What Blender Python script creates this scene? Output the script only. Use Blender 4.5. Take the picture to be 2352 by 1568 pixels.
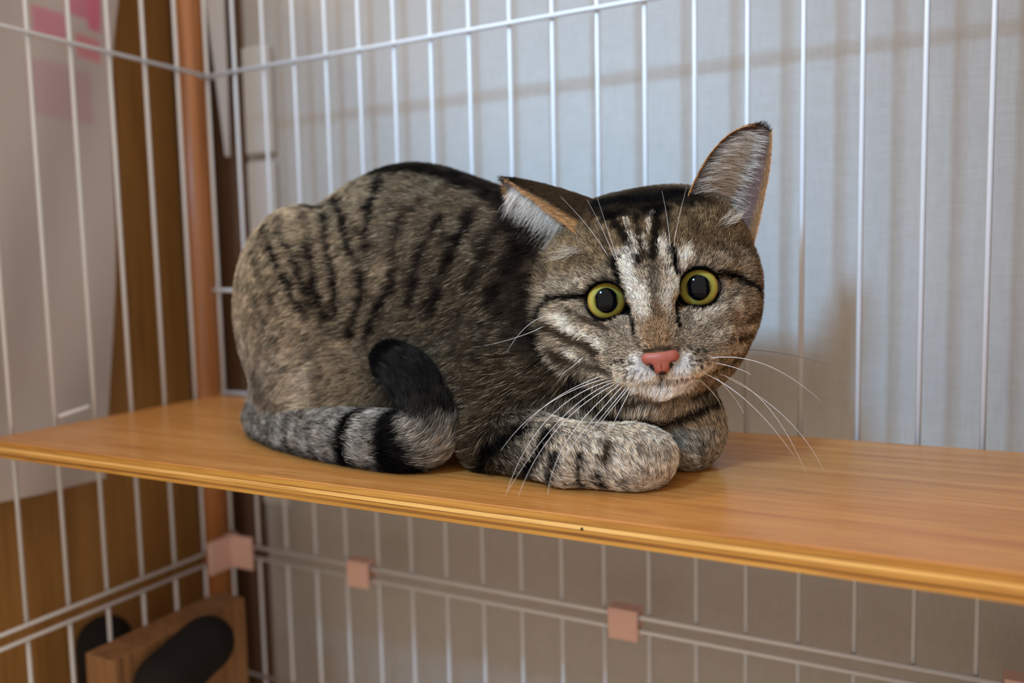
import bpy, bmesh, math, random
import numpy as np
from mathutils import Vector, Matrix
from mathutils.bvhtree import BVHTree

random.seed(7)
RNG = np.random.default_rng(7)
SC = bpy.context.scene
COL = SC.collection
for _o in list(bpy.data.objects):
    bpy.data.objects.remove(_o)

# ------------------------------------------------------------------ camera
CAM = np.array([0.5028, -0.4694, 0.0945])
YAW, PITCH, ROLL, FPX = math.radians(-27.5557), math.radians(-5.1555), math.radians(-1.2656), 1900.24
_cy, _sy = math.cos(YAW), math.sin(YAW)
CF = np.array([_sy * math.cos(PITCH), _cy * math.cos(PITCH), math.sin(PITCH)])
_r = np.array([_cy, -_sy, 0.0])
_u = np.cross(_r, CF)
CR = math.cos(ROLL) * _r + math.sin(ROLL) * _u
CU = -math.sin(ROLL) * _r + math.cos(ROLL) * _u
cam_data = bpy.data.cameras.new('camera')
cam = bpy.data.objects.new('camera', cam_data)
COL.objects.link(cam)
cam.matrix_world = Matrix(((CR[0], CU[0], -CF[0], CAM[0]), (CR[1], CU[1], -CF[1], CAM[1]),
                           (CR[2], CU[2], -CF[2], CAM[2]), (0, 0, 0, 1)))
cam_data.sensor_width = 36.0
cam_data.lens = FPX / 2352 * 36.0
cam_data.clip_start = 0.01
cam_data.dof.use_dof = True
cam_data.dof.focus_distance = 0.359
cam_data.dof.aperture_fstop = 4.6
SC.camera = cam

# ------------------------------------------------------------------ light
world = bpy.data.worlds.new('room_light')
SC.world = world
world.use_nodes = True
world.node_tree.nodes['Background'].inputs[0].default_value = (1.0, 0.87, 0.74, 1)
world.node_tree.nodes['Background'].inputs[1].default_value = 1.27


def area_light(name, loc, target, size, size_y, power, color, spread=180):
    d = bpy.data.lights.new(name, 'AREA')
    d.shape = 'RECTANGLE'
    d.size, d.size_y, d.energy, d.color = size, size_y, power, color
    d.spread = math.radians(spread)
    o = bpy.data.objects.new(name, d)
    COL.objects.link(o)
    o.location = loc
    o.rotation_euler = (Vector(target) - Vector(loc)).to_track_quat('-Z', 'Y').to_euler()
    return o


area_light('window_light', (0.05, -1.32, 1.02), (0.31, 0.03, 0.13), 0.20, 0.20, 0.80, (0.33, 0.64, 1.0), 25)
area_light('ceiling_light', (-0.62, -0.45, 0.98), (0.36, -0.12, 0.02), 0.16, 0.16, 4.8, (1.0, 0.80, 0.56))

SC.view_settings.view_transform = 'Standard'
SC.view_settings.look = 'None'
SC.view_settings.gamma = 1.0
SC.view_settings.exposure = 0.0
SC.view_settings.use_curve_mapping = False
if hasattr(SC, 'cycles'):
    SC.cycles.max_bounces = 6
    SC.cycles.diffuse_bounces = 3
    SC.cycles.glossy_bounces = 3


# ------------------------------------------------------------------ helpers
def lin(r, g, b):
    def c(v):
        v /= 255.0
        return v / 12.92 if v <= 0.04045 else ((v + 0.055) / 1.055) ** 2.4
    return (c(r), c(g), c(b))


def tag(o, label=None, cat=None, group=None, kind=None):
    if label: o['label'] = label
    if cat: o['category'] = cat
    if group: o['group'] = group
    if kind: o['kind'] = kind
    return o


def empty(name, loc=(0, 0, 0)):
    o = bpy.data.objects.new(name, None)
    o.empty_display_size = 0.02
    o.location = loc
    COL.objects.link(o)
    return o


def link_mesh(name, me, mat=None, parent=None, smooth=True):
    if mat is not None and not me.materials:
        me.materials.append(mat)
    if smooth and len(me.polygons):
        me.polygons.foreach_set('use_smooth', [True] * len(me.polygons))
    o = bpy.data.objects.new(name, me)
    COL.objects.link(o)
    if parent is not None:
        o.parent = parent
        o.matrix_parent_inverse = Matrix.Translation(parent.location).inverted()
    return o


def bm_obj(name, bm, mat, parent=None, smooth=False):
    bmesh.ops.recalc_face_normals(bm, faces=bm.faces)
    me = bpy.data.meshes.new(name)
    bm.to_mesh(me)
    bm.free()
    return link_mesh(name, me, mat, parent, smooth)


def box_bm(lo, hi, bevel=0.0, seg=2):
    bm = bmesh.new()
    bmesh.ops.create_cube(bm, size=1.0)
    for v in bm.verts:
        v.co = Vector([(lo[i] + hi[i]) / 2 + v.co[i] * (hi[i] - lo[i]) for i in range(3)])
    if bevel:
        bmesh.ops.bevel(bm, geom=list(bm.edges), offset=bevel, segments=seg, profile=0.6, affect='EDGES')
    return bm


def tube_mesh(name, pts, rad, n=8, cap=True):
    """a tube along pts; rad is a number or one radius per point"""
    pts = [Vector(p) for p in pts]
    rs = rad if hasattr(rad, '__len__') else [rad] * len(pts)
    vs, fs = [], []
    up = None
    for i, p in enumerate(pts):
        t = (pts[min(i + 1, len(pts) - 1)] - pts[max(i - 1, 0)]).normalized()
        if up is None:
            a = Vector((0, 0, 1)) if abs(t.z) < 0.9 else Vector((1, 0, 0))
            up = t.cross(a).normalized()
        else:
            up = (up - t * up.dot(t)).normalized()
        b = t.cross(up)
        for k in range(n):
            an = 2 * math.pi * k / n
            vs.append(p + (up * math.cos(an) + b * math.sin(an)) * rs[i])
    for i in range(len(pts) - 1):
        for k in range(n):
            a, b = i * n + k, i * n + (k + 1) % n
            fs.append((a, b, b + n, a + n))
    if cap:
        fs.append(tuple(range(n - 1, -1, -1)))
        fs.append(tuple(range((len(pts) - 1) * n, len(pts) * n)))
    me = bpy.data.meshes.new(name)
    me.from_pydata(vs, [], fs)
    return me


def new_mat(name, base=(0.8, 0.8, 0.8), rough=0.5, spec=0.5):
    m = bpy.data.materials.new(name)
    m.use_nodes = True
    b = m.node_tree.nodes['Principled BSDF']
    b.inputs['Base Color'].default_value = (*base, 1)
    b.inputs['Roughness'].default_value = rough
    b.inputs['Specular IOR Level'].default_value = spec
    return m, m.node_tree, b


def node(nt, kind, **kw):
    n = nt.nodes.new(kind)
    for k, v in kw.items():
        setattr(n, k, v)
    return n


def ramp(nt, fac, stops):
    r = node(nt, 'ShaderNodeValToRGB')
    e = r.color_ramp.elements
    while len(e) < len(stops):
        e.new(0.5)
    for i, (p, c) in enumerate(stops):
        e[i].position = p
        e[i].color = (*c, 1)
    nt.links.new(fac, r.inputs[0])
    return r.outputs[0]


def coords(nt, scale=(1, 1, 1), rot=(0, 0, 0)):
    t = node(nt, 'ShaderNodeTexCoord')
    m = node(nt, 'ShaderNodeMapping')
    m.inputs['Scale'].default_value = scale
    m.inputs['Rotation'].default_value = rot
    nt.links.new(t.outputs['Object'], m.inputs[0])
    return m.outputs[0]


def noise(nt, vec, scale, detail=4.0, rough=0.55):
    n = node(nt, 'ShaderNodeTexNoise')
    n.inputs['Scale'].default_value = scale
    n.inputs['Detail'].default_value = detail
    n.inputs['Roughness'].default_value = rough
    nt.links.new(vec, n.inputs['Vector'])
    return n.outputs[0]


def mix(nt, a, b, fac, mode='MIX'):
    m = node(nt, 'ShaderNodeMix', data_type='RGBA', blend_type=mode)
    for s, v in ((6, a), (7, b)):
        if isinstance(v, tuple):
            m.inputs[s].default_value = (*v, 1)
        else:
            nt.links.new(v, m.inputs[s])
    if isinstance(fac, (int, float)):
        m.inputs[0].default_value = fac
    else:
        nt.links.new(fac, m.inputs[0])
    return m.outputs[2]


def bump(nt, bsdf, h, strength, dist):
    b = node(nt, 'ShaderNodeBump')
    b.inputs['Strength'].default_value = strength
    b.inputs['Distance'].default_value = dist
    nt.links.new(h, b.inputs['Height'])
    nt.links.new(b.outputs[0], bsdf.inputs['Normal'])


def wood_mat(name, dark, mid, light, rough, axis='X', grain=1.0, coat=0.0, pore=5.0, amt=0.55):
    m, nt, b = new_mat(name, mid, rough)
    sc = {'X': (3, 150, 150), 'Z': (150, 150, 3), 'Y': (150, 3, 150)}[axis]
    v = coords(nt, tuple(s * grain for s in sc))
    n1 = noise(nt, v, 1.0, 5.0, 0.6)
    v2 = coords(nt, tuple(s * grain * pore for s in sc))
    n2 = noise(nt, v2, 1.0, 3.0, 0.7)
    c1 = ramp(nt, n1, [(0.30, dark), (0.50, mid), (0.72, light)])
    c2 = ramp(nt, n2, [(0.32, tuple(x * 0.62 for x in dark)), (0.47, (1, 1, 1))])
    c = mix(nt, c1, c2, amt, 'MULTIPLY')
    nt.links.new(c, b.inputs['Base Color'])
    bump(nt, b, n2, 0.12, 0.0004)
    b.inputs['Coat Weight'].default_value = coat
    b.inputs['Coat Roughness'].default_value = 0.22
    return m


# ------------------------------------------------------------------ materials
M = {}
# linen-weave wallpaper
m, nt, b = new_mat('linen_wallpaper', lin(190, 184, 178), 0.85, 0.2)
h1 = noise(nt, coords(nt, (90, 90, 900)), 1.0, 3, 0.6)
h2 = noise(nt, coords(nt, (900, 900, 60)), 1.0, 3, 0.6)
hm = node(nt, 'ShaderNodeMath', operation='ADD')
nt.links.new(h1, hm.inputs[0]); nt.links.new(h2, hm.inputs[1])
hh = node(nt, 'ShaderNodeMath', operation='MULTIPLY')
nt.links.new(hm.outputs[0], hh.inputs[0]); hh.inputs[1].default_value = 0.5
nt.links.new(ramp(nt, hh.outputs[0], [(0.36, lin(170, 164, 157)), (0.62, lin(180, 175, 170))]), b.inputs['Base Color'])
bump(nt, b, hh.outputs[0], 0.25, 0.0006)
M['wall'] = m
M['door'] = wood_mat('brown_door_veneer', lin(148, 106, 56), lin(160, 116, 62), lin(172, 126, 70), 0.5, 'Z', 0.5)
M['casing'] = wood_mat('dark_casing', lin(84, 60, 44), lin(96, 70, 52), lin(108, 80, 60), 0.6, 'Z', 0.5)
M['post'] = wood_mat('orange_pine_post', lin(146, 88, 40), lin(162, 100, 48), lin(178, 116, 62), 0.35, 'Z', 0.3, 0.2)
M['shelf'] = wood_mat('shelf_veneer', lin(190, 122, 56), lin(208, 142, 72), lin(222, 162, 92), 0.38, 'X', 1.0, 0.35, 8.0, 0.75)
M['ply_light'] = wood_mat('ply_light', lin(222, 166, 86), lin(238, 186, 104), lin(246, 202, 126), 0.5, 'X', 1.0)
M['ply_mid'] = wood_mat('ply_mid', lin(176, 120, 44), lin(200, 142, 58), lin(222, 168, 86), 0.55, 'X', 1.6)
M['ply_dark'] = wood_mat('ply_dark', lin(120, 74, 24), lin(146, 94, 34), lin(180, 124, 54), 0.6, 'X', 1.2)
M['wire'] = new_mat('white_coated_wire', lin(216, 218, 222), 0.32, 0.5)[0]
M['clip'] = new_mat('pink_plastic', lin(222, 184, 172), 0.45, 0.4)[0]
M['white_plastic'] = new_mat('white_plastic', lin(196, 193, 190), 0.5, 0.4)[0]
M['card'] = wood_mat('brown_cardboard', lin(124, 88, 52), lin(138, 98, 60), lin(150, 110, 70), 0.8, 'Z', 0.4)
M['black'] = new_mat('black_plush', lin(30, 27, 26), 0.9, 0.2)[0]
M['gum'] = new_mat('floor_vinyl', lin(196, 178, 156), 0.6, 0.3)[0]
# translucent plastic bag with faded pink print
m, nt, b = new_mat('translucent_bag_film', lin(194, 184, 180), 0.35, 0.5)
v = coords(nt, (1, 1, 1))
sp = node(nt, 'ShaderNodeSeparateXYZ'); nt.links.new(v, sp.inputs[0])


def band(sock, lo, hi, soft):
    """1 inside lo..hi, soft edges"""
    outs = []
    for e, s in ((lo, soft), (hi, -soft)):
        q = node(nt, 'ShaderNodeMapRange'); nt.links.new(sock, q.inputs[0])
        q.inputs[1].default_value, q.inputs[2].default_value = e - s, e + s
        outs.append(q.outputs[0])
    q = node(nt, 'ShaderNodeMath', operation='MULTIPLY')
    nt.links.new(outs[0], q.inputs[0]); nt.links.new(outs[1], q.inputs[1])
    return q.outputs[0]


base_c = lin(194, 184, 180)
last = base_c
for (y0, y1, z0, z1, c_) in ((-0.104, -0.079, 0.258, 0.279, lin(205, 140, 155)), (-0.071, -0.0475, 0.252, 0.268, lin(212, 140, 150)),
                             (-0.078, -0.0470, 0.280, 0.330, lin(205, 130, 155)), (-0.059, -0.0470, 0.274, 0.300, lin(214, 118, 144)),
                             (-0.112, -0.058, 0.205, 0.243, lin(192, 166, 172))):
    q = node(nt, 'ShaderNodeMath', operation='MULTIPLY')
    nt.links.new(band(sp.outputs[1], y0, y1, 0.002), q.inputs[0]); nt.links.new(band(sp.outputs[2], z0, z1, 0.002), q.inputs[1])
    last = mix(nt, last, c_, q.outputs[0])
nt.links.new(last, b.inputs['Base Color'])
b.inputs['Transmission Weight'].default_value = 0.0
b.inputs['Alpha'].default_value = 0.93
M['bag'] = m

# ------------------------------------------------------------------ setting
WALL_Y = 0.048
o = bm_obj('wall_back', box_bm((-0.088, WALL_Y, -0.62), (1.6, WALL_Y + 0.03, 1.3)), M['wall'])
tag(o, 'beige linen wallpaper wall behind the wire cage', 'wall', kind='structure')
o = bm_obj('wall_left', box_bm((-0.118, -1.0, -0.62), (-0.088, WALL_Y + 0.03, 0.43)), M['door'])
tag(o, 'dark brown wood panelled wall beside the cage', 'wall', kind='structure')
o = bm_obj('floor', box_bm((-0.118, -1.7, -0.66), (1.6, WALL_Y + 0.03, -0.62)), M['gum'])
tag(o, 'beige vinyl floor under the cage', 'floor', kind='structure')
o = bm_obj('trim_1', box_bm((-0.0878, WALL_Y - 0.004, -0.62), (-0.0085, WALL_Y, 1.3), 0.001), M['casing'])
tag(o, 'dark brown wooden casing board at the wall corner', 'trim', kind='structure')
o = bm_obj('shade_wall_right', box_bm((0.648, -0.27, -0.62), (0.678, WALL_Y, 1.0)), M['casing'])  # added outside the view to block room light from the right
tag(o, 'dark brown panel added out of view to shade the right end of the cage', 'wall', kind='structure')

# ------------------------------------------------------------------ cage
SP = 0.029                 # bar pitch, back panel
SP2 = 0.02815              # bar pitch, side panel
ZU, ZL, ZL2 = 0.2438, -0.1203, -0.1290
ZTOP, ZBOT = 0.46, -0.60
RB = 0.0014
bar_cache = {}


def bar(name, parent, a, b, r=RB):
    """one straight wire; alike wires share mesh data"""
    a, b = Vector(a), Vector(b)
    d = b - a
    key = (round(d.length, 4), r, tuple(round(x, 3) for x in d.normalized()))
    if key not in bar_cache:
        bar_cache[key] = tube_mesh('wire', [(0, 0, 0), d], r, 8)
        bar_cache[key].materials.append(M['wire'])
        bar_cache[key].polygons.foreach_set('use_smooth', [True] * len(bar_cache[key].polygons))
    o = bpy.data.objects.new(name, bar_cache[key])
    COL.objects.link(o)
    o.parent = parent
    o.location = a - parent.location
    return o


def panel(label, horiz, lo, hi, side, nbars, first):
    p = empty('cage_panel', (0, 0, lo))
    tag(p, label, 'cage panel', 'wire panels of the cage')
    for k in range(first, nbars):
        q = (k * SP, 0, 0) if side == 'back' else (0, -k * SP2, 0)
        bar('upright_wire', p, (q[0], q[1], lo), (q[0], q[1], hi))
    ln = (nbars - 1) * (SP if side == 'back' else SP2)
    for z in horiz:
        if side == 'back':
            bar('cross_wire', p, (-0.004, -0.0027, z), (ln, -0.0027, z), 0.0015)
        else:
            bar('cross_wire', p, (0.0027, 0.004, z), (0.0027, -ln, z), 0.0015)
    return p


NB, NS = 23, 13
pb = panel('white wire panel of upright bars behind the cat and above the pink clips', (ZU, ZL, ZTOP), ZL, ZTOP, 'back', NB, 0)
panel('white wire panel under the shelf against the beige wall', (ZL2, -0.226, ZBOT + 0.01), ZBOT, ZL2, 'back', NB, 0)
panel('white wire side panel in front of the translucent bag', (ZU, ZL, ZTOP), ZL, ZTOP, 'side', NS, 1)
panel('lower white wire side panel beside the brown box', (ZL2, ZBOT + 0.01), ZBOT, ZL2, 'side', NS, 1)
# short hook wires that hold the shelf
for nm, lab, pts in (
        ('hook_wire', 'short white hook wire in the cage corner behind the cat', [(0.001, -0.006, 0.0815), (0.024, -0.0062, 0.0813), (0.0262, -0.0046, 0.0813)]),
        ('hook_wire', 'small white bent hook wire at the shelf edge by the side panel', [(0.0035, -0.1405, 0.0055), (0.0035, -0.1200, 0.0085), (0.0030, -0.1190, 0.0085)]),
        ('hook_wire', 'white support wire along the back of the shelf in the corner', [(0.002, -0.0045, 0.0016), (0.10, -0.0045, 0.0016)])):
    ob = link_mesh(nm, tube_mesh(nm, pts, 0.0015, 8), M['wire'])
    tag(ob, lab, 'wire hook', 'hook wires of the shelf')


def clip(label, x):
    c = empty('panel_clip', (x, -0.003, ZL2))
    tag(c, label, 'clip', 'pink panel clips')
    bm_obj('clip_plate', box_bm((x - 0.0095, -0.0075, ZL2 - 0.0055), (x + 0.0095, -0.0052, ZL + 0.0035), 0.0006), M['clip'], c)
    bm_obj('clip_lip', box_bm((x - 0.0095, -0.0075, ZL + 0.0022), (x + 0.0095, 0.0040, ZL + 0.0050), 0.0006), M['clip'], c)
    bm_obj('clip_back', box_bm((x - 0.0095, 0.0024, ZL2 - 0.0055), (x + 0.0095, 0.0042, ZL + 0.0022), 0.0006), M['clip'], c)
    return c


clip('pink plastic clip joining the panels, nearest to the corner post', 4.52 * SP)
clip('pink plastic clip joining the panels, below the middle of the shelf', 11.5 * SP)
clip('pink plastic clip at the lower right corner of the picture', 18.75 * SP)
cc = empty('corner_clip', (0, 0, ZL2))
tag(cc, 'pale pink plastic corner clip wrapped around the cage corner', 'clip')
bm_obj('back_wing', box_bm((0.004, -0.0085, ZL2 - 0.0085), (0.0285, -0.0052, ZL + 0.009), 0.001), M['clip'], cc)
bm_obj('side_wing', box_bm((0.0052, -0.030, ZL2 - 0.0085), (0.0085, -0.004, ZL + 0.009), 0.001), M['clip'], cc)
link_mesh('corner_barrel', tube_mesh('corner_barrel', [(0.0055, -0.0055, ZL2 - 0.0085), (0.0055, -0.0055, ZL + 0.009)], 0.0048, 16), M['clip'], cc)

# ------------------------------------------------------------------ shelf (layered plywood)
SX0, SX1, SY0, SY1, ST = 0.004, 0.64, -0.1869, -0.0085, 0.0098
sh = empty('plywood_shelf', (SX0, SY1, -ST))
tag(sh, 'orange varnished plywood shelf the tabby cat is lying on', 'shelf')
layers = [(0.0, 0.0008, 'shelf', 0.0), (0.0008, 0.0034, 'ply_mid', 0.00025), (0.0034, 0.0037, 'ply_dark', 0.0004), (0.0037, 0.0054, 'ply_light', 0.0),
          (0.0054, 0.0057, 'ply_dark', 0.0004), (0.0057, 0.0071, 'ply_mid', 0.0002), (0.0071, 0.0083, 'ply_dark', 0.00045), (0.0083, ST, 'ply_mid', 0.0)]
for i, (a, b_, mk, ins) in enumerate(layers):
    o = bm_obj('top_veneer' if i == 0 else 'ply_layer', box_bm((SX0, SY0 + ins, -b_), (SX1, SY1, -a), 0.0001, 1), M[mk], sh)
link_mesh('nail_hole', tube_mesh('nail_hole', [(0.3835, SY0 - 0.0001, -0.0049), (0.3835, SY0 + 0.003, -0.0049)], 0.0006, 10), M['black'], sh)

# ------------------------------------------------------------------ things behind the cage
post = link_mesh('corner_post', tube_mesh('corner_post', [(-0.0372, 0.018, -0.62), (-0.0372, 0.018, 0.62)], 0.0115, 28), M['post'])
tag(post, 'round orange wooden post behind the cage corner', 'post')

# white strip hanging beside the post
bm = bmesh.new()
rows = []
for z_, xa, xb in ((0.62, -0.0255, -0.0065), (0.31, -0.0255, -0.0065), (0.25, -0.0190, -0.0072), (0.188, -0.0125, -0.0095)):
    rows.append([bm.verts.new(p) for p in ((xa, 0.0262, z_), (xb, 0.0262, z_), (xb, 0.0282, z_), (xa, 0.0282, z_))])
for r0, r1 in zip(rows[:-1], rows[1:]):
    for k in range(4):
        bm.faces.new((r0[k], r0[(k + 1) % 4], r1[(k + 1) % 4], r1[k]))
bm.faces.new(rows[0]); bm.faces.new(rows[-1][::-1])
o = bm_obj('hanging_strip', bm, M['white_plastic'])
tag(o, 'white tapering plastic strip hanging beside the wooden post', 'strip')
# cable cover on the wall
wc = empty('cable_cover', (0.012, WALL_Y, 0.0))
tag(wc, 'white vertical cable cover on the wall behind the cage bars', 'cable cover')
bm_obj('upper_cover', box_bm((-0.004, WALL_Y - 0.008, 0.19), (0.024, WALL_Y - 0.0002, 0.275), 0.002), M['white_plastic'], wc)
bm_obj('lower_cover', box_bm((-0.004, WALL_Y - 0.008, -0.10), (0.024, WALL_Y - 0.0002, 0.184), 0.002), M['white_plastic'], wc)

# translucent bag hanging beside the side panel: a crumpled two-sided film
def bag_pt(i, j, nu, nv, side):
    u, v_ = i / nu, j / nv
    z = -0.046 - 0.012 * u + v_ * 0.47
    ye = -0.0625 + 0.105 * (z + 0.007) + 0.0035 * math.sin(18 * z + 1.0)
    y = -0.46 + u * (ye + 0.46)
    w = 0.008 * math.sin(math.pi * u) + 0.0022
    x = -0.056 + side * w * (0.2 + 0.8 * math.sin(math.pi * min(1, v_ * 1.6 + 0.02) * 0.62))
    x += 0.003 * math.sin(14 * u + 5 * v_) * math.sin(7 * v_ + 3 * u) + 0.0018 * math.sin(31 * u - 11 * v_)
    return (x, y, z)


nu, nv = 48, 48
vs, fs = [], []
for s in (1, -1):
    off = len(vs)
    for j in range(nv + 1):
        for i in range(nu + 1):
            vs.append(bag_pt(i, j, nu, nv, s))
    for j in range(nv):
        for i in range(nu):
            a = off + j * (nu + 1) + i
            q = (a, a + 1, a + nu + 2, a + nu + 1)
            fs.append(q if s > 0 else q[::-1])
me = bpy.data.meshes.new('plastic_bag')
me.from_pydata(vs, [], fs)
o = link_mesh('plastic_bag', me, M['bag'])
tag(o, 'translucent grey plastic bag with faded pink print beside the cage', 'bag')

# brown box with a black plush roll, lower tier of the cage
bx_ = empty('cardboard_box', (0.03, -0.10, -0.62))
tag(bx_, 'brown cardboard box in the lower cage corner', 'box')
bm_obj('box_shell', box_bm((0.031, -0.153, -0.60), (0.058, -0.045, -0.140), 0.0015), M['card'], bx_)


def capsule_mesh(name, a, b, r, n=20, squash=1.0, lump=0.0):
    a, b = Vector(a), Vector(b)
    d = (b - a).normalized()
    pts, rs = [], []
    for k in range(7):
        t = math.pi / 2 * (k / 6)
        pts.append(a - d * r * math.cos(t)); rs.append(max(1e-5, r * math.sin(t)))
    for k in range(1, 8):
        pts.append(a.lerp(b, k / 8)); rs.append(r * (1 + lump * math.sin(k * 1.9)))
    for k in range(7):
        t = math.pi / 2 * (k / 6)
        pts.append(b + d * r * math.sin(t)); rs.append(max(1e-5, r * math.cos(t)))
    return tube_mesh(name, pts, rs, n, False)


link_mesh('plush_roll', capsule_mesh('plush_roll', (0.0745, -0.130, -0.1600), (0.0745, -0.097, -0.1500), 0.0185, 24, 1, 0.012), M['black'], bx_)
o = link_mesh('black_bag', capsule_mesh('black_bag', (-0.055, -0.078, -0.60), (-0.055, -0.078, -0.182), 0.020), M['black'])
tag(o, 'black rounded bag standing outside the side panel behind the brown box', 'bag')

# ================================================================== the cat
# modelled in centimetres as one blended solid, meshed once, then scaled to metres
CMC = CAM * 100.0


def px_ray(x, y):
    return CF + CR * (x - 1176.0) / FPX + CU * (784.0 - y) / FPX


def px_at(x, y, depth):
    """point at this camera depth (cm) seen at a pixel of the photograph"""
    return CMC + px_ray(x, y) * depth


# head frame: origin at the skull, U across, V up, W out of the face
HO = px_at(1497, 672, 38.5)
HW = CMC - HO
HW /= np.linalg.norm(HW)
_hr = CR - HW * (CR @ HW); _hr /= np.linalg.norm(_hr)
_hu = np.cross(HW, _hr)
HV = 0.990 * _hu - 0.140 * _hr
HU = 0.990 * _hr + 0.140 * _hu
HB = np.stack([HU, HV, HW])          # rows


def hd(u, v, w):
    return HO + u * HU + v * HV + w * HW


GH = 0.11
G0 = np.array([6.5, -17.6, -0.35])
GN = (np.array([45.5, 1.0, 18.2]) - G0) / GH
GN = GN.astype(int)
FIELD = np.full(tuple(GN), 9.0, np.float32)
AX = [(G0[i] + GH * np.arange(GN[i])).astype(np.float32) for i in range(3)]


def sub(lo, hi):
    i0 = np.clip(np.floor((np.array(lo) - G0) / GH).astype(int), 0, GN - 1)
    i1 = np.clip(np.ceil((np.array(hi) - G0) / GH).astype(int) + 1, 1, GN)
    sl = tuple(slice(a, b) for a, b in zip(i0, i1))
    return sl, (AX[0][sl[0]][:, None, None], AX[1][sl[1]][None, :, None], AX[2][sl[2]][None, None, :])


def smin(a, b, k):
    h = np.clip(0.5 + 0.5 * (b - a) / k, 0, 1)
    return b + (a - b) * h - k * h * (1 - h)


def put(sl, d, k, cut=False):
    if cut:
        FIELD[sl] = -smin(-FIELD[sl], d, k)
    else:
        FIELD[sl] = smin(FIELD[sl], d, k)


def ell(c, r, k=0.8, basis=None, cut=False):
    """ellipsoid; basis rows are its axes in the world"""
    c, r = np.array(c, float), np.array(r, float)
    B = np.eye(3) if basis is None else basis
    ext = np.sqrt(((B * r[:, None]) ** 2).sum(0)) + k + 0.6
    sl, (X, Y, Z) = sub(c - ext, c + ext)
    X, Y, Z = X - c[0], Y - c[1], Z - c[2]
    q = [B[i, 0] * X + B[i, 1] * Y + B[i, 2] * Z for i in range(3)]
    k0 = np.sqrt(sum((q[i] / r[i]) ** 2 for i in range(3)))
    k1 = np.sqrt(sum((q[i] / r[i] ** 2) ** 2 for i in range(3))) + 1e-6
    put(sl, (k0 * (k0 - 1) / k1).astype(np.float32), k, cut)


def cone(a, b, ra, rb, k=0.6, cut=False):
    a, b = np.array(a, float), np.array(b, float)
    m = max(ra, rb) + k + 0.6
    sl, (X, Y, Z) = sub(np.minimum(a, b) - m, np.maximum(a, b) + m)
    d = b - a
    X, Y, Z = X - a[0], Y - a[1], Z - a[2]
    h = np.clip((X * d[0] + Y * d[1] + Z * d[2]) / (d @ d), 0, 1)
    q = np.sqrt((X - h * d[0]) ** 2 + (Y - h * d[1]) ** 2 + (Z - h * d[2]) ** 2) - (ra + (rb - ra) * h)
    put(sl, q.astype(np.float32), k, cut)


def hell(u, v, w, r, k=0.5, cut=False, tilt=None):
    B = HB if tilt is None else tilt @ HB
    ell(hd(u, v, w), r, k, B, cut)


def hcone(a, b, ra, rb, k=0.4, cut=False):
    cone(hd(*a), hd(*b), ra, rb, k, cut)


def rot2(ax, deg):
    return np.array(Matrix.Rotation(math.radians(deg), 3, ax))


# trunk
ell((19.7, -7.2, 6.6), (5.3, 5.9, 6.4), 1.0)
ell((23.4, -7.1, 8.1), (6.8, 6.0, 7.1), 2.2)
ell((29.0, -7.2, 6.9), (6.8, 5.1, 6.3), 2.5)
ell((34.2, -8.8, 4.4), (4.9, 4.9, 4.1), 2.2)
cone((30.6, -7.4, 8.4), HO + np.array([-1.6, 2.6, -0.6]), 4.2, 3.0, 1.6)
ell((37.0, -10.6, 3.9), (3.1, 3.3, 2.9), 1.2)
# haunch
ell((19.2, -11.0, 6.5), (4.8, 3.4, 6.5), 0.45, rot2('Y', 12))
ell((21.0, -12.2, 3.0), (4.6, 2.4, 2.9), 0.8)
ell((16.6, -10.6, 2.2), (2.2, 1.9, 2.1), 0.8)
# near foreleg: shoulder, upper arm, forearm along the shelf, paw tucked under
ell((31.2, -11.9, 3.3), (3.8, 2.6, 3.2), 0.9)
cone((32.0, -13.6, 1.70), (36.0, -14.95, 1.45), 1.65, 1.22, 0.5)
cone((36.0, -14.95, 1.40), (38.6, -14.3, 1.34), 1.22, 1.34, 0.4)
ell((39.1, -13.5, 1.20), (1.25, 1.5, 1.22), 0.5)
# far foreleg
cone((36.8, -7.6, 1.9), (39.8, -9.2, 1.6), 1.7, 1.5, 0.6)
ell((40.1, -9.9, 1.45), (1.1, 1.5, 1.40), 0.45)
ell(px_at(1545, 955, 39.4), (2.1, 2.3, 2.3), 1.0)
# head
hell(0, 0.90, -1.2, (4.30, 3.95, 4.2), 0.5)
for s in (-1, 1):
    hell(s * 2.6, 0.1, -0.9, (2.3, 2.6, 2.6), 1.0)
    hell(s * 2.3, -1.6, -0.3, (2.1, 1.9, 2.3), 1.0)
    hell(s * 2.1, 2.6, -1.1, (1.8, 1.6, 1.8), 1.4)
    hell(s * 1.9, -2.75, -0.9, (1.75, 1.75, 2.2), 1.0)
hell(0, 1.5, 1.1, (2.9, 2.2, 1.7), 1.2)
hell(0, -2.5, 0.9, (3.1, 1.9, 2.7), 1.2)
hcone((0, 0.6, 2.4), (0, -1.9, 4.00), 1.15, 0.88, 1.0)
for s in (-1, 1):
    hell(s * 0.78, -2.95, 3.60, (1.10, 0.85, 1.05), 0.8)
    hell(s * 1.75, -2.4, 2.6, (1.3, 1.0, 1.3), 1.0)
    hell(s * 2.05, 0.72, 1.85, (1.25, 0.55, 0.70), 0.9, tilt=rot2('Z', -s * 10))
    hell(s * 2.1, -1.15, 1.85, (1.3, 0.6, 0.9), 0.9)
hell(0, -3.85, 3.15, (0.85, 0.55, 0.85), 0.5)
hell(0, -2.55, 4.45, (0.66, 0.42, 0.50), 0.4)
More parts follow.
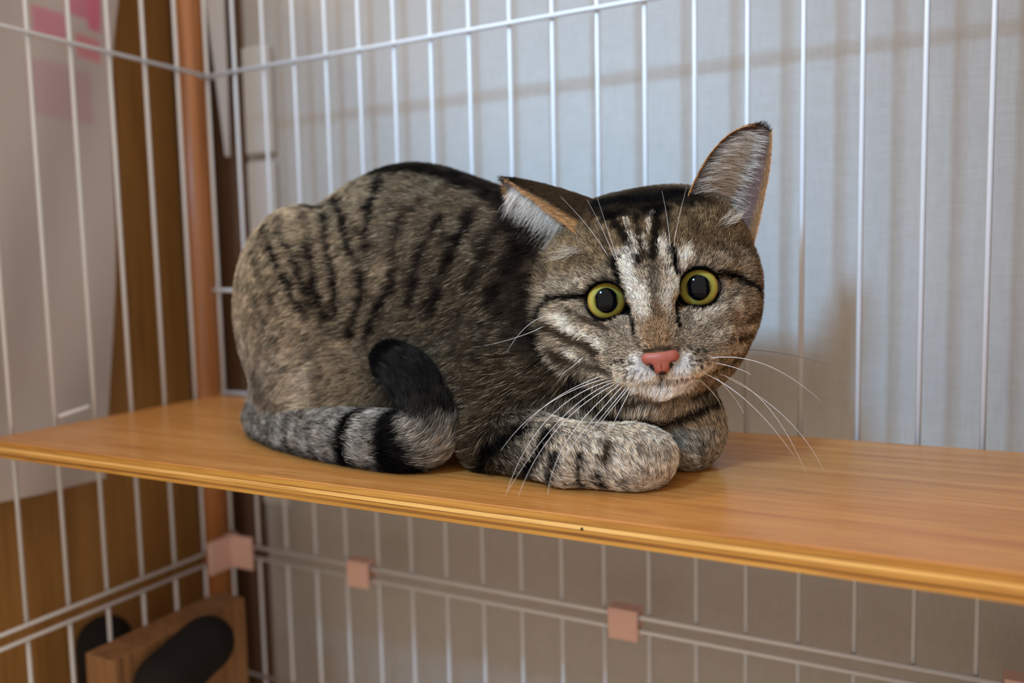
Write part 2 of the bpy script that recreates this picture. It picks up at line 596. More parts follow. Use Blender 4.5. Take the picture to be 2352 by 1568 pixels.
# eye openings and eyeballs sit in them
EYE_R = 1.04
EYES = [hd(-2.04, -0.06, 1.72), hd(2.04, -0.06, 1.72)]
for s in (-1, 1):
    hell(s * 2.06, -0.06, 2.6, (0.86, 0.76, 2.4), 0.12, True, rot2('Z', s * 14))
    hcone((s * 1.42, -0.40, 1.9), (s * 1.10, -0.62, 4.2), 0.34, 0.36, 0.2, True)
    hcone((s * 1.20, -0.66, 2.6), (s * 1.00, -0.95, 4.2), 0.16, 0.18, 0.2, True)
# mouth line
hcone((0, -3.30, 4.85), (0, -3.52, 4.60), 0.09, 0.09, 0.15, True)
for s in (-1, 1):
    hcone((0, -3.55, 4.50), (s * 0.75, -3.66, 4.25), 0.06, 0.08, 0.2, True)
    hcone((s * 0.75, -3.66, 4.25), (s * 1.5, -3.42, 3.80), 0.08, 0.05, 0.2, True)
# tail: out of the rump, along the shelf and curled up over the haunch
TAIL = [((16.4, -6.6, 3.0), 1.4), ((14.7, -8.8, 1.6), 1.2), ((15.3, -11.2, 1.1), 1.0), ((17.8, -12.9, 1.1), 1.05), ((21.4, -14.2, 1.15), 1.12),
        ((25.2, -15.0, 1.2), 1.18), ((27.9, -15.2, 1.35), 1.22), ((29.1, -15.0, 2.1), 1.16), ((28.7, -14.6, 3.3), 1.08),
        ((27.6, -14.2, 4.3), 1.02), ((26.4, -14.0, 5.0), 0.80)]


def catmull(P, n):
    P = np.array([np.append(p, r) for p, r in P])
    P = np.vstack([2 * P[0] - P[1], P, 2 * P[-1] - P[-2]])
    out = []
    for i in range(1, len(P) - 2):
        for t in np.linspace(0, 1, n, endpoint=False):
            a, b, c, d = P[i - 1:i + 3]
            out.append(0.5 * (2 * b + (c - a) * t + (2 * a - 5 * b + 4 * c - d) * t * t + (3 * b - a - 3 * c + d) * t ** 3))
    out.append(P[-2])
    return [(tuple(o[:3]), o[3]) for o in out]


TAIL = catmull(TAIL, 4)
for (a, ra), (b_, rb) in zip(TAIL[:-1], TAIL[1:]):
    cone(a, b_, ra, rb, 0.2)
# flat where it lies on the shelf
put((slice(None),) * 3, np.broadcast_to(0.06 - AX[2][None, None, :], FIELD.shape).astype(np.float32) * -1.0, 0.25, True)


def surface_nets(F, o, h):
    S = F < 0
    nx, ny, nz = F.shape
    cnt = np.zeros((nx - 1, ny - 1, nz - 1), np.int8)
    for a in (0, 1):
        for b in (0, 1):
            for c in (0, 1):
                cnt += S[a:nx - 1 + a, b:ny - 1 + b, c:nz - 1 + c]
    I = np.argwhere((cnt > 0) & (cnt < 8))
    idx = np.full(cnt.shape, -1, np.int64)
    idx[tuple(I.T)] = np.arange(len(I))
    cor = [(a, b, c) for a in (0, 1) for b in (0, 1) for c in (0, 1)]
    V = {c: F[I[:, 0] + c[0], I[:, 1] + c[1], I[:, 2] + c[2]] for c in cor}
    acc = np.zeros((len(I), 3)); n = np.zeros(len(I))
    for c in cor:
        for ax in range(3):
            if c[ax] == 0:
                d = list(c); d[ax] = 1; d = tuple(d)
                va, vb = V[c], V[d]
                hit = (va < 0) != (vb < 0)
                t = np.where(hit, va / np.where(hit, va - vb, 1), 0)
                p = np.tile(np.array(c, float), (len(I), 1)); p[:, ax] = t
                acc += np.where(hit[:, None], p, 0); n += hit
    P = o + h * (I + acc / n[:, None])
    quads = []
    for ax in range(3):
        a1, a2 = (ax + 1) % 3, (ax + 2) % 3
        sl0 = [slice(None)] * 3; sl1 = [slice(None)] * 3
        sl0[ax] = slice(0, -1); sl1[ax] = slice(1, None)
        A, B = S[tuple(sl0)], S[tuple(sl1)]
        E = np.argwhere(A != B)
        E = E[(E[:, a1] > 0) & (E[:, a2] > 0) & (E[:, a1] < F.shape[a1] - 1) & (E[:, a2] < F.shape[a2] - 1)]
        e1 = np.zeros(3, int); e1[a1] = 1
        e2 = np.zeros(3, int); e2[a2] = 1
        q = [idx[tuple((E - e1 - e2).T)], idx[tuple((E - e2).T)], idx[tuple(E.T)], idx[tuple((E - e1).T)]]
        q = np.stack(q, 1)
        fl = ~A[tuple(E.T)]
        q[fl] = q[fl][:, ::-1]
        quads.append(q)
    return P, np.concatenate(quads)


BV, BF = surface_nets(FIELD, G0, GH)
del FIELD


def smooth_mesh(P, Q, it, lam=0.5):
    e = np.concatenate([Q[:, [0, 1]], Q[:, [1, 2]], Q[:, [2, 3]], Q[:, [3, 0]]])
    e = np.concatenate([e, e[:, ::-1]])
    n = np.bincount(e[:, 0], minlength=len(P)).astype(float)
    for k in range(it):
        a = np.stack([np.bincount(e[:, 0], P[e[:, 1], i], len(P)) for i in range(3)], 1) / n[:, None]
        P = P + (lam if k % 2 == 0 else -lam * 1.04) * (a - P)
    return P


BV = smooth_mesh(BV, BF, 6)


# ------------------------------------------------------------------ ears
def bez(a, b, c, t):
    a, b, c = (np.asarray(x, float) for x in (a, b, c))
    t = np.asarray(t)[..., None]
    return a * (1 - t) ** 2 + 2 * b * t * (1 - t) + c * t * t


def ear_grid(Mc, Cc, Lc, nt=34, ns=26, thick=0.16):
    """cupped ear: Mc/Lc the two rims, Cc the middle of the back, each a quadratic curve from base to tip"""
    T = np.linspace(0, 1, nt)
    Mp, Cp, Lp = bez(*Mc, T), bez(*Cc, T), bez(*Lc, T)
    s = np.linspace(0, 1, ns)
    G = np.stack([bez(Mp[i], Cp[i], Lp[i], s) for i in range(nt)])          # nt,ns,3 in head frame
    du = np.gradient(G, axis=1); dt = np.gradient(G, axis=0)
    N = np.cross(du, dt); N /= np.linalg.norm(N, axis=2, keepdims=True) + 1e-9
    return G, N, T, s


EARS = []
EAR_SPECS = [
    dict(Mc=((1.9, 3.6, 0.9), (3.5, 6.9, 0.2), (5.72, 7.16, -1.5)),
         Cc=((3.0, 4.4, -3.8), (5.3, 6.6, -3.8), (6.12, 7.22, -1.9)),
         Lc=((4.6, 0.9, -0.6), (6.3, 5.0, -1.0), (6.42, 6.72, -1.5)), sg=1),
    dict(Mc=((-2.3, 2.5, 1.3), (-4.1, 4.4, 0.6), (-6.45, 6.65, -1.5)),
         Cc=((-1.2, 7.5, -1.8), (-4.0, 7.9, -2.2), (-6.50, 6.72, -1.7)),
         Lc=((-4.7, 1.1, -1.2), (-5.9, 3.6, -1.8), (-6.55, 6.50, -1.6)), sg=-1)]
ear_verts, ear_faces, ear_info = [], [], []
base = len(BV)
for sp_ in EAR_SPECS:
    G, N, T, s = ear_grid(sp_['Mc'], sp_['Cc'], sp_['Lc'])
    # back side = where the middle bulges
    Cd = np.array(sp_['Cc'][1]) - 0.5 * (np.array(sp_['Mc'][1]) + np.array(sp_['Lc'][1]))
    if (N[len(T) // 2, len(s) // 2] @ Cd) < 0:
        N = -N
    nt_, ns_ = G.shape[:2]
    edge = np.minimum(1, np.minimum(s, 1 - s) * 8)[None, :] * np.minimum(1, (1 - T) * 6)[:, None]
    th = 0.03 + 0.11 * edge
    outer = G + N * th[..., None] * 0.5
    inner = G - N * th[..., None] * 0.5
    for lay, A in ((0, outer), (1, inner)):
        W_ = HO + A.reshape(-1, 3) @ HB
        o0 = base + len(ear_verts)
        ear_verts.extend(W_)
        for i in range(nt_):
            for j in range(ns_):
                ear_info.append((sp_['sg'], lay, T[i], s[j]))
        for i in range(nt_ - 1):
            for j in range(ns_ - 1):
                a = o0 + i * ns_ + j
                ear_faces.append((a, a + 1, a + ns_ + 1, a + ns_))
    o1 = base + len(ear_verts) - 2 * nt_ * ns_
    o2 = o1 + nt_ * ns_
    for i in range(nt_ - 1):
        for j in (0, ns_ - 1):
            a, b_ = o1 + i * ns_ + j, o1 + (i + 1) * ns_ + j
            ear_faces.append((a, b_, b_ - o1 + o2, a - o1 + o2))
    for j in range(ns_ - 1):
        i = nt_ - 1
        a = o1 + i * ns_ + j
        ear_faces.append((a, a + 1, a + 1 - o1 + o2, a - o1 + o2))
    EARS.append((G, N, T, s, sp_['sg']))
NBODY = len(BV)
AV = np.concatenate([BV, np.array(ear_verts)])
AF = np.concatenate([BF, np.array(ear_faces)])
ear_info = np.array(ear_info)

# ------------------------------------------------------------------ coat pattern (albedo of the fur, per vertex)
QT = np.concatenate([AF[:, [0, 1, 2]], AF[:, [0, 2, 3]]])
FN = np.cross(AV[QT[:, 1]] - AV[QT[:, 0]], AV[QT[:, 2]] - AV[QT[:, 0]])
VN = np.stack([np.bincount(QT.ravel(), np.repeat(FN[:, i], 3), len(AV)) for i in range(3)], 1)
VN /= np.linalg.norm(VN, axis=1, keepdims=True) + 1e-12
BVH = BVHTree.FromPolygons(BV.tolist(), BF.tolist())
HP = (AV - HO) @ HB.T                        # every vertex in head coordinates


def hit(x, y):
    d = px_ray(x, y)
    r = BVH.ray_cast(Vector(CMC), Vector(d))
    return None if r[0] is None else np.array(r[0])


def vnoise(P, s, seed):
    """cheap smooth value noise in 3-D"""
    q = P * s + seed * 17.13
    i = np.floor(q).astype(np.int64); f = q - i
    f = f * f * (3 - 2 * f)
    out = np.zeros(len(P))
    for a in (0, 1):
        for b in (0, 1):
            for c in (0, 1):
                h = ((i[:, 0] + a) * 73856093) ^ ((i[:, 1] + b) * 19349663) ^ ((i[:, 2] + c) * 83492791)
                h = (h * 2654435761 & 0xffffffff) / 4294967295.0
                w = (f[:, 0] if a else 1 - f[:, 0]) * (f[:, 1] if b else 1 - f[:, 1]) * (f[:, 2] if c else 1 - f[:, 2])
                out += w * h
    return out


def sstep(a, b, x):
    t = np.clip((x - a) / (b - a), 0, 1)
    return t * t * (3 - 2 * t)


BASE = np.array(lin(150, 130, 105))
GREY = np.array(lin(140, 134, 126))
PALE = np.array(lin(196, 180, 158))
CREAM = np.array(lin(232, 214, 192))
WHITE = np.array(lin(248, 242, 236))
TAN = np.array(lin(160, 126, 92))
DARK = np.array(lin(26, 21, 19))
BLACK = np.array(lin(12, 11, 11))
BROWN = np.array(lin(66, 50, 35))
colr = np.tile(BASE, (len(AV), 1))
tick = np.full(len(AV), 0.55)                # how strongly single hairs are banded


def blend(col, w):
    global colr
    w = np.clip(w, 0, 1)[:, None]
    colr = colr * (1 - w) + np.asarray(col) * w


def stroke(pts, wpx, col, strength=1.0, soft=0.55, wob=0.35, mirror=None):
    """a marking: a line traced over the coat, kept as a 3-D curve on the skin"""
    P = []
    for (x0, y0), (x1, y1) in zip(pts[:-1], pts[1:]):
        n = max(2, int(math.hypot(x1 - x0, y1 - y0) / 6))
        for k in range(n + 1):
            q = hit(x0 + (x1 - x0) * k / n, y0 + (y1 - y0) * k / n)
            if q is not None:
                P.append(q)
    if len(pts) == 1:
        q = hit(*pts[0])
        if q is not None: P.append(q)
    if not P:
        return
    P = np.array(P)
    dep = ((P - CMC) @ CF).mean()
    w = wpx * dep / FPX
    for mm in ((None, mirror) if mirror is not None else (None,)):
        Q = P.copy()
        if mm is not None:
            Q[:, 1] = 2 * mm - Q[:, 1]
        lo, hi = Q.min(0) - 3 * w, Q.max(0) + 3 * w
        sel = np.where(((AV > lo) & (AV < hi)).all(1))[0]
        sel = sel[sel < NBODY]
        if not len(sel):
            continue
        d = np.full(len(sel), 1e9)
        for q in Q:
            d = np.minimum(d, ((AV[sel] - q) ** 2).sum(1))
        d = np.sqrt(d) + w * wob * 2 * (vnoise(AV[sel], 2.6, 3) - 0.5)
        ww = np.zeros(len(AV))
        ww[sel] = strength * (1 - sstep(w * (1 - soft), w * (1 + soft), d))
        blend(col, ww)


X, Y, Z = AV[:, 0], AV[:, 1], AV[:, 2]
body = np.arange(len(AV)) < NBODY
hmask = sstep(5.9, 5.0, np.linalg.norm(HP * np.array([1.0, 1.1, 0.85]), axis=1)) * body     # 1 on the head
# trunk: soft procedural mackerel bands everywhere, the traced ones on top of it
n1 = vnoise(AV, 0.55, 1); n2 = vnoise(AV, 1.7, 2)
ph = X * 1.75 + 1.3 * n1 + 0.35 * n2 + 0.10 * (Z - 7) ** 2 * 0.3
bands = sstep(0.25, 0.85, np.sin(ph)) * sstep(1.0, 4.5, Z) * (1 - hmask)
far = sstep(-6.5, -4.5, Y)
blend(DARK, bands * (0.20 + 0.6 * far))
blend(GREY, 0.75 * sstep(9.0, 2.5, Z) * sstep(24.0, 15.0, X) * (1 - hmask))
blend(BASE * 0.29, 0.9 * sstep(18.5, 27, X) * (1 - hmask))
blend(BASE * 0.13, 0.9 * sstep(23, 31, X) * sstep(14, 6, Z) * (1 - hmask))
blend(BASE * 1.3, 0.7 * sstep(20, 16, X) * sstep(8, 11, Z))

blend(DARK, 0.55 * (1 - hmask) * body * sstep(0.50, 0.80, vnoise(AV, 1.3, 31) * 0.6 + vnoise(AV, 3.2, 32) * 0.4) * sstep(3, 5, Z))
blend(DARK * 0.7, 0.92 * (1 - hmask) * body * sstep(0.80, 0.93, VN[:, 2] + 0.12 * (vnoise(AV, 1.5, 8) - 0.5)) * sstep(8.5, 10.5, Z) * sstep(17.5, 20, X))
# ---- trunk markings
sp_dark = dict(strength=1.0, soft=0.7, wob=0.9, mirror=-7.2)
stroke([(790, 425), (850, 402), (930, 393), (1008, 405), (1088, 436), (1150, 474), (1200, 530)], 30, DARK * 0.7, 0.9, 0.5, 0.4)
stroke([(769, 456), (785, 503), (795, 551), (817, 599), (833, 647), (830, 695), (811, 727), (801, 775)], 13, DARK, **sp_dark)
stroke([(690, 500), (695, 535), (699, 564), (709, 602), (715, 647), (725, 679), (747, 736)], 10, DARK, **sp_dark)
stroke([(738, 500), (746, 545), (753, 583), (766, 631), (772, 679), (766, 736)], 10, DARK, **sp_dark)
stroke([(640, 510), (645, 540), (651, 565), (673, 602), (690, 650), (712, 700)], 9, DARK, **sp_dark)
stroke([(608, 530), (619, 567), (635, 605), (657, 644), (675, 690), (700, 730)], 9, DARK, **sp_dark)
stroke([(584, 583), (597, 631), (616, 666), (640, 720)], 8, DARK, 0.75, 0.6, 0.5)
stroke([(572, 650), (590, 700), (610, 740)], 8, DARK, 0.55, 0.6, 0.5)
stroke([(710, 458), (745, 462), (770, 480)], 10, DARK, 0.8, 0.6, 0.5)
stroke([(868, 415), (858, 449), (849, 487), (836, 538), (838, 590)], 15, DARK, **sp_dark)
stroke([(900, 634), (890, 666), (868, 698), (849, 745), (842, 790)], 12, DARK, **sp_dark)
stroke([(960, 470), (920, 505), (905, 551), (900, 600)], 12, DARK, 0.75, 0.6, 0.5, -7.2)
stroke([(1010, 500), (992, 532), (973, 564), (954, 602), (948, 647), (938, 695)], 14, DARK, **sp_dark)
stroke([(1085, 480), (1065, 525), (1042, 570), (1018, 615), (1004, 663), (990, 710)], 15, DARK, **sp_dark)
stroke([(1150, 500), (1120, 555), (1095, 610), (1075, 660)], 16, DARK, 0.8, 0.6, 0.5, -7.2)
stroke([(1215, 560), (1180, 600), (1152, 640), (1129, 690)], 24, DARK, 0.9, 0.6, 0.5, -7.2)
stroke([(1150, 720), (1120, 770), (1090, 830)], 10, DARK, 0.5, 0.7, 0.6)
stroke([(1060, 720), (1040, 780), (1060, 850)], 9, DARK, 0.4, 0.7, 0.6)
stroke([(1215, 640), (1205, 720), (1215, 790)], 14, DARK, 0.7, 0.7, 0.5)
stroke([(1205, 520), (1185, 600), (1195, 700), (1212, 780)], 42, DARK, 0.72, 0.8, 0.4)
stroke([(660, 510), (690, 540)], 22, BASE * 1.35, 0.5, 0.8, 0.4)
stroke([(870, 620), (862, 660)], 18, BASE * 1.35, 0.5, 0.8, 0.4)
# pale fluff of the thigh by the tail, then the shade of the gap behind it, painted dark
stroke([(690, 870), (695, 905), (690, 935)], 20, PALE, 0.7, 1.0, 1.1)
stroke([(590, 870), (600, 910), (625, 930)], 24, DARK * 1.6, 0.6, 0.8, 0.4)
# ---- legs
lg = dict(strength=1.0, soft=0.6, wob=0.45)
blend(CREAM * 0.82, 0.85 * sstep(33.5, 36.5, X) * sstep(3.6, 2.6, Z) * sstep(-11.6, -12.6, Y))
stroke([(1200, 992), (1154, 1018), (1122, 1047), (1100, 1075)], 16, BLACK, **lg)
stroke([(1262, 995), (1240, 1043), (1214, 1083), (1196, 1112)], 19, BLACK, **lg)
stroke([(1275, 1050), (1262, 1110)], 12, DARK, **lg)
stroke([(1331, 1050), (1328, 1085), (1336, 1112)], 11, DARK, **lg)
stroke([(1398, 1030), (1392, 1060)], 10, BROWN, **lg)
stroke([(1375, 1095), (1400, 1128)], 12, DARK, **lg)
stroke([(1430, 1100), (1450, 1130)], 8, DARK, 0.7)
stroke([(1470, 1030), (1475, 1050)], 7, BROWN, 0.6)
stroke([(1610, 1020), (1613, 1061)], 7, DARK, **lg)
stroke([(1590, 1030), (1588, 1070)], 6, DARK, 0.7)
stroke([(1080, 1020), (1130, 1000), (1180, 985)], 7, DARK, 0.6)
blend(PALE * 0.75, 0.75 * sstep(38.2, 39.4, X) * sstep(3.6, 2.8, Z) * sstep(-12.2, -11.4, Y))
stroke([(1610, 1020), (1613, 1061)], 7, DARK, **lg)
# ---- tail: rings along the length, black tip
tl = np.array([p for p, _ in TAIL]); seg = np.concatenate([[0], np.cumsum(np.linalg.norm(np.diff(tl, axis=0), axis=1))])
tpos = np.full(len(AV), -1.0); best = np.full(len(AV), 9.0)
for i in range(len(tl) - 1):
    d = tl[i + 1] - tl[i]; L2 = d @ d
    h = np.clip((AV - tl[i]) @ d / L2, 0, 1)
    ra = TAIL[i][1] + (TAIL[i + 1][1] - TAIL[i][1]) * h
    q = np.linalg.norm(AV - tl[i] - h[:, None] * d, axis=1) - ra
    up = q < best
    best = np.where(up, q, best); tpos = np.where(up, seg[i] + h * math.sqrt(L2), tpos)
tmask = sstep(0.22, 0.05, best) * body
blend(GREY * 1.35, tmask * 0.9)
tj = tpos + 0.35 * (vnoise(AV, 1.6, 5) - 0.5)


def ring(c, w, s=1.0):
    blend(BLACK, tmask * s * (1 - sstep(w * 0.6, w * 1.25, np.abs(tj - c))))


def tail_at(x, y):
    q = hit(x, y)
    k = np.argmin(((AV[:NBODY] - q) ** 2).sum(1))
    return tpos[k]


R1, R2, R3, R4 = tail_at(663, 990), tail_at(790, 1010), tail_at(895, 1025), tail_at(1000, 950)
ring(R1, 0.22, 0.7); ring(R1 - 1.4, 0.18, 0.5); ring(0.5 * (R1 + R2), 0.16, 0.45)
ring(R2, 0.52); ring(0.5 * (R2 + R3), 0.14, 0.45); ring(R3, 0.95)
blend(BLACK, tmask * 1.0 * sstep(R4 - 0.5, R4 + 0.2, tj))
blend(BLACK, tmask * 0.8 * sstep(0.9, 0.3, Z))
# ---- throat and chest
blend(PALE * 0.75, 0.55 * (1 - hmask) * sstep(35.5, 37.5, X) * body * sstep(2.6, 3.6, Z))

# ---- head ground colours
hu, hv, hw = HP[:, 0], HP[:, 1], HP[:, 2]
blend(np.array(lin(116, 95, 70)), hmask * 0.95)
facef = hmask * sstep(-1.0, 1.6, hw)
blend(PALE * 0.9, 0.5 * facef * sstep(1.9, 0.6, hv))
for x, y in ((1390, 690), (1602, 660)):      # pale spectacles
    stroke([(x, y)], 74, CREAM, 0.85, 0.35, 0.3)
stroke([(1430, 590), (1445, 640), (1470, 700)], 20, CREAM, 0.8, 0.7, 0.3)
stroke([(1570, 580), (1548, 640), (1535, 700)], 20, CREAM, 0.75, 0.7, 0.3)
stroke([(1498, 720), (1510, 780), (1514, 800)], 34, TAN, 0.85, 0.6, 0.2)
stroke([(1475, 660), (1480, 720)], 14, CREAM, 0.7, 0.7, 0.2)
stroke([(1460, 845), (1440, 862), (1420, 860)], 30, CREAM, 0.9, 0.7, 0.2)
stroke([(1570, 840), (1595, 852), (1620, 850)], 30, CREAM, 0.9, 0.7, 0.2)
stroke([(1465, 848), (1490, 868)], 24, WHITE, 0.98, 0.6, 0.2)
stroke([(1566, 840), (1550, 868)], 24, WHITE, 0.98, 0.6, 0.2)
stroke([(1465, 886), (1525, 900), (1580, 880)], 26, np.array(lin(250, 236, 224)), 1.0, 0.4, 0.2)
stroke([(1280, 730), (1330, 770), (1380, 800)], 14, CREAM, 0.8, 0.7, 0.3)
stroke([(1300, 810), (1350, 840), (1400, 862)], 12, CREAM, 0.7, 0.7, 0.3)
stroke([(1265, 650), (1300, 655), (1335, 650)], 9, PALE, 0.25, 0.7, 0.3)
stroke([(1610, 730), (1660, 700)], 16, CREAM, 0.6, 0.7, 0.3)
stroke([(1690, 680), (1700, 720)], 16, CREAM, 0.5, 0.7, 0.3)
stroke([(1650, 770), (1690, 780)], 18, CREAM * 0.9, 0.6, 0.7, 0.3)
stroke([(1590, 770), (1640, 750), (1680, 720)], 12, BROWN * 1.6, 0.35, 0.8, 0.4)
stroke([(1400, 740), (1440, 780)], 14, BROWN * 1.8, 0.3, 0.8, 0.4)
blend(BLACK * 1.3, 0.95 * hmask * sstep(3.15, 3.7, hv + 0.9 * (vnoise(AV, 2.6, 9) - 0.5)) * sstep(3.6, 2.6, np.abs(hu - 0.2)))
blend(BROWN * 0.9, 0.7 * hmask * sstep(3.0, 3.8, hv) * sstep(2.2, 3.2, np.abs(hu)))
# ---- head markings
mk = dict(strength=1.0, soft=0.5, wob=0.25)
stroke([(1345, 676), (1322, 679), (1293, 681), (1265, 687), (1248, 706), (1238, 735)], 9, BLACK, **mk)
stroke([(1655, 626), (1692, 637), (1720, 652), (1744, 674), (1754, 700)], 10, BLACK, **mk)
stroke([(1411, 596), (1417, 624), (1424, 648)], 10, BLACK, **mk)
stroke([(1395, 580), (1408, 600)], 7, DARK, 0.6)
stroke([(1541, 572), (1551, 604), (1556, 622)], 11, BLACK, **mk)
stroke([(1403, 500), (1427, 535), (1444, 573), (1466, 600)], 13, BLACK, 0.95, 0.5, 0.5)
stroke([(1510, 495), (1506, 549), (1499, 590)], 12, BLACK, 0.95, 0.5, 0.5)
stroke([(1460, 500), (1470, 550), (1482, 590)], 8, BLACK, 0.85, 0.5, 0.5)
stroke([(1535, 500), (1530, 540)], 8, DARK, 0.8, 0.6, 0.5)
stroke([(1380, 530), (1398, 560)], 8, DARK, 0.6, 0.6, 0.5)
stroke([(1365, 470), (1440, 462), (1500, 458), (1560, 447)], 24, BLACK * 1.2, 0.95, 0.4, 0.3)
stroke([(1395, 495), (1450, 492), (1530, 482)], 16, BLACK, 0.85, 0.5, 0.5)
stroke([(1345, 490), (1360, 520)], 14, BROWN, 0.8, 0.6, 0.4)
stroke([(1575, 480), (1590, 520)], 14, BROWN, 0.6, 0.6, 0.4)
stroke([(1600, 545), (1640, 560), (1690, 585)], 14, BROWN, 0.55, 0.7, 0.4)
stroke([(1700, 560), (1735, 600)], 18, BROWN, 0.6, 0.7, 0.4)
stroke([(1310, 600), (1360, 605)], 12, BROWN, 0.5, 0.7, 0.4)
stroke([(1260, 600), (1250, 650)], 12, BROWN, 0.4, 0.7, 0.4)
stroke([(1496, 610), (1499, 660), (1504, 700), (1508, 725)], 11, DARK * 1.7, 0.6, 0.8, 0.3)
stroke([(1438, 700), (1447, 716), (1454, 740), (1456, 764)], 8, BLACK, 0.97, 0.4, 0.15)
stroke([(1556, 680), (1551, 704), (1556, 730), (1560, 750)], 8, BLACK, 0.97, 0.4, 0.15)
stroke([(1455, 770), (1470, 800)], 5, BROWN, 0.6)
stroke([(1558, 760), (1556, 795)], 5, BROWN, 0.6)
stroke([(1478, 806), (1517, 801), (1556, 803)], 6, DARK * 1.4, 0.8, 0.5, 0.1)
stroke([(1307, 712), (1355, 738), (1396, 755)], 7, BROWN * 0.6, 0.85, 0.6, 0.4)
stroke([(1250, 752), (1302, 776), (1346, 792), (1370, 812)], 11, BROWN * 0.5, 0.95, 0.5, 0.4)
stroke([(1262, 810), (1320, 835), (1376, 848), (1402, 858)], 10, BROWN * 0.5, 0.9, 0.5, 0.4)
stroke([(1330, 815), (1375, 832)], 5, BROWN, 0.5)
stroke([(1752, 690), (1738, 715), (1715, 738)], 12, BROWN * 0.8, 0.85, 0.6, 0.5)
stroke([(1730, 745), (1700, 755), (1670, 755)], 8, CREAM, 0.6, 0.7, 0.5)
stroke([(1700, 800), (1660, 812), (1630, 820)], 9, CREAM, 0.6, 0.7, 0.5)
stroke([(1735, 760), (1700, 775), (1670, 780)], 9, BROWN, 0.8, 0.5, 0.4)
stroke([(1700, 660), (1670, 690), (1640, 700)], 6, BROWN, 0.6, 0.6, 0.4)
stroke([(1720, 800), (1680, 830), (1640, 850)], 9, BROWN, 0.8, 0.5, 0.4)
for x, y in ((1414, 828), (1432, 830), (1447, 833), (1428, 848), (1442, 850), (1458, 851), (1400, 838), (1584, 799), (1600, 803), (1617, 805),
             (1588, 826), (1604, 824), (1620, 823), (1596, 812), (1440, 866), (1590, 842), (1610, 843)):
    stroke([(x, y)], 5.5, BLACK, 0.95, 0.5, 0.1)
stroke([(1516, 862), (1519, 880)], 3, DARK * 1.5, 0.9, 0.5, 0)
stroke([(1455, 868), (1490, 880), (1519, 882), (1550, 878), (1600, 862)], 3.5, np.array(lin(120, 90, 84)), 0.85, 0.5, 0)
# neck stripes under the jaw
stroke([(1219, 772), (1245, 815), (1273, 852), (1310, 880), (1353, 908), (1418, 931), (1470, 935)], 11, BLACK * 1.3, 0.95, 0.5, 0.4)
stroke([(1300, 905), (1353, 935), (1425, 967), (1516, 978), (1588, 960), (1640, 935), (1668, 915)], 12, BLACK, 0.95, 0.5, 0.3)
stroke([(1250, 900), (1310, 960), (1380, 990)], 8, DARK, 0.7, 0.6, 0.4)
stroke([(1590, 915), (1640, 890), (1675, 855)], 10, DARK, 0.85, 0.6, 0.4)
stroke([(1440, 950), (1520, 955), (1590, 938)], 8, PALE, 0.5, 0.8, 0.4)
stroke([(1240, 790), (1262, 835), (1300, 870)], 5, PALE, 0.6, 0.8, 0.4)
stroke([(1437, 505), (1446, 535)], 4, CREAM, 0.6, 0.6, 0.5)
stroke([(1497, 492), (1490, 520), (1487, 540)], 4, CREAM, 0.6, 0.6, 0.5)
stroke([(1478, 545), (1490, 580)], 4, CREAM, 0.6, 0.6, 0.5)
stroke([(1452, 545), (1462, 580)], 5, CREAM, 0.7, 0.6, 0.5)
stroke([(1522, 545), (1520, 590)], 7, CREAM, 0.6, 0.6, 0.5)
stroke([(1525, 560), (1530, 600)], 9, CREAM, 0.65, 0.9, 0.9)
stroke([(1442, 570), (1446, 610)], 9, CREAM, 0.7, 0.9, 0.9)
stroke([(1585, 575), (1570, 610)], 10, CREAM, 0.65, 0.9, 0.9)
stroke([(1430, 700), (1444, 716)], 12, BLACK, 1.0, 0.3, 0)
stroke([(1561, 690), (1552, 704)], 12, BLACK, 1.0, 0.3, 0)
# eye rims: dark bare skin
for e in EYES:
    d = np.linalg.norm(HP[:, :2] - ((e - HO) @ HB.T)[:2], axis=1)
    blend(BLACK, body * (hw > 0.5) * sstep(1.0, 0.92, d))
# ---- ears
sg, lay, et, es = (np.concatenate([np.zeros(NBODY), ear_info[:, i]]) for i in range(4))
isear = ~body
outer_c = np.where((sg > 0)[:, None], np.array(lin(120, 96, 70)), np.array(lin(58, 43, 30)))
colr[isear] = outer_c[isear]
blend(BLACK * 1.4, isear * (lay == 0) * sstep(0.55, 0.95, et) * 0.8)
inn = np.array(lin(150, 118, 108))
blend(inn, isear * (lay == 1) * 1.0)
blend(np.array(lin(120, 98, 84)), isear * (lay == 1) * 0.7 * sstep(0.5, 0.9, et))
rim = np.minimum(es, 1 - es)
blend(np.array(lin(190, 140, 92)), isear * sstep(0.075, 0.03, rim) * 0.85)
blend(BLACK, isear * sstep(0.95, 0.985, et) * 0.9)
colr = np.clip(colr, 0.002, 0.95)

# ------------------------------------------------------------------ body mesh
m_, nt, b = new_mat('tabby_skin', (0.3, 0.25, 0.2), 0.95, 0.05)
at = node(nt, 'ShaderNodeAttribute', attribute_name='coat')
hs = node(nt, 'ShaderNodeHueSaturation'); hs.inputs['Value'].default_value = 0.40
nt.links.new(at.outputs['Color'], hs.inputs['Color'])
nt.links.new(hs.outputs['Color'], b.inputs['Base Color'])
M['skin'] = m_
cat = empty('cat', (0.27, -0.10, 0.0))
tag(cat, 'brown tabby cat with green eyes lying on the wooden shelf', 'cat')
me = bpy.data.meshes.new('cat_body')
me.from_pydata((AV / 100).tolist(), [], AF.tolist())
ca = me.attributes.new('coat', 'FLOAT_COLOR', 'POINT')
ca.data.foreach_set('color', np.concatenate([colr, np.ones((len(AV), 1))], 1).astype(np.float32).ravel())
link_mesh('cat_body', me, M['skin'], cat)

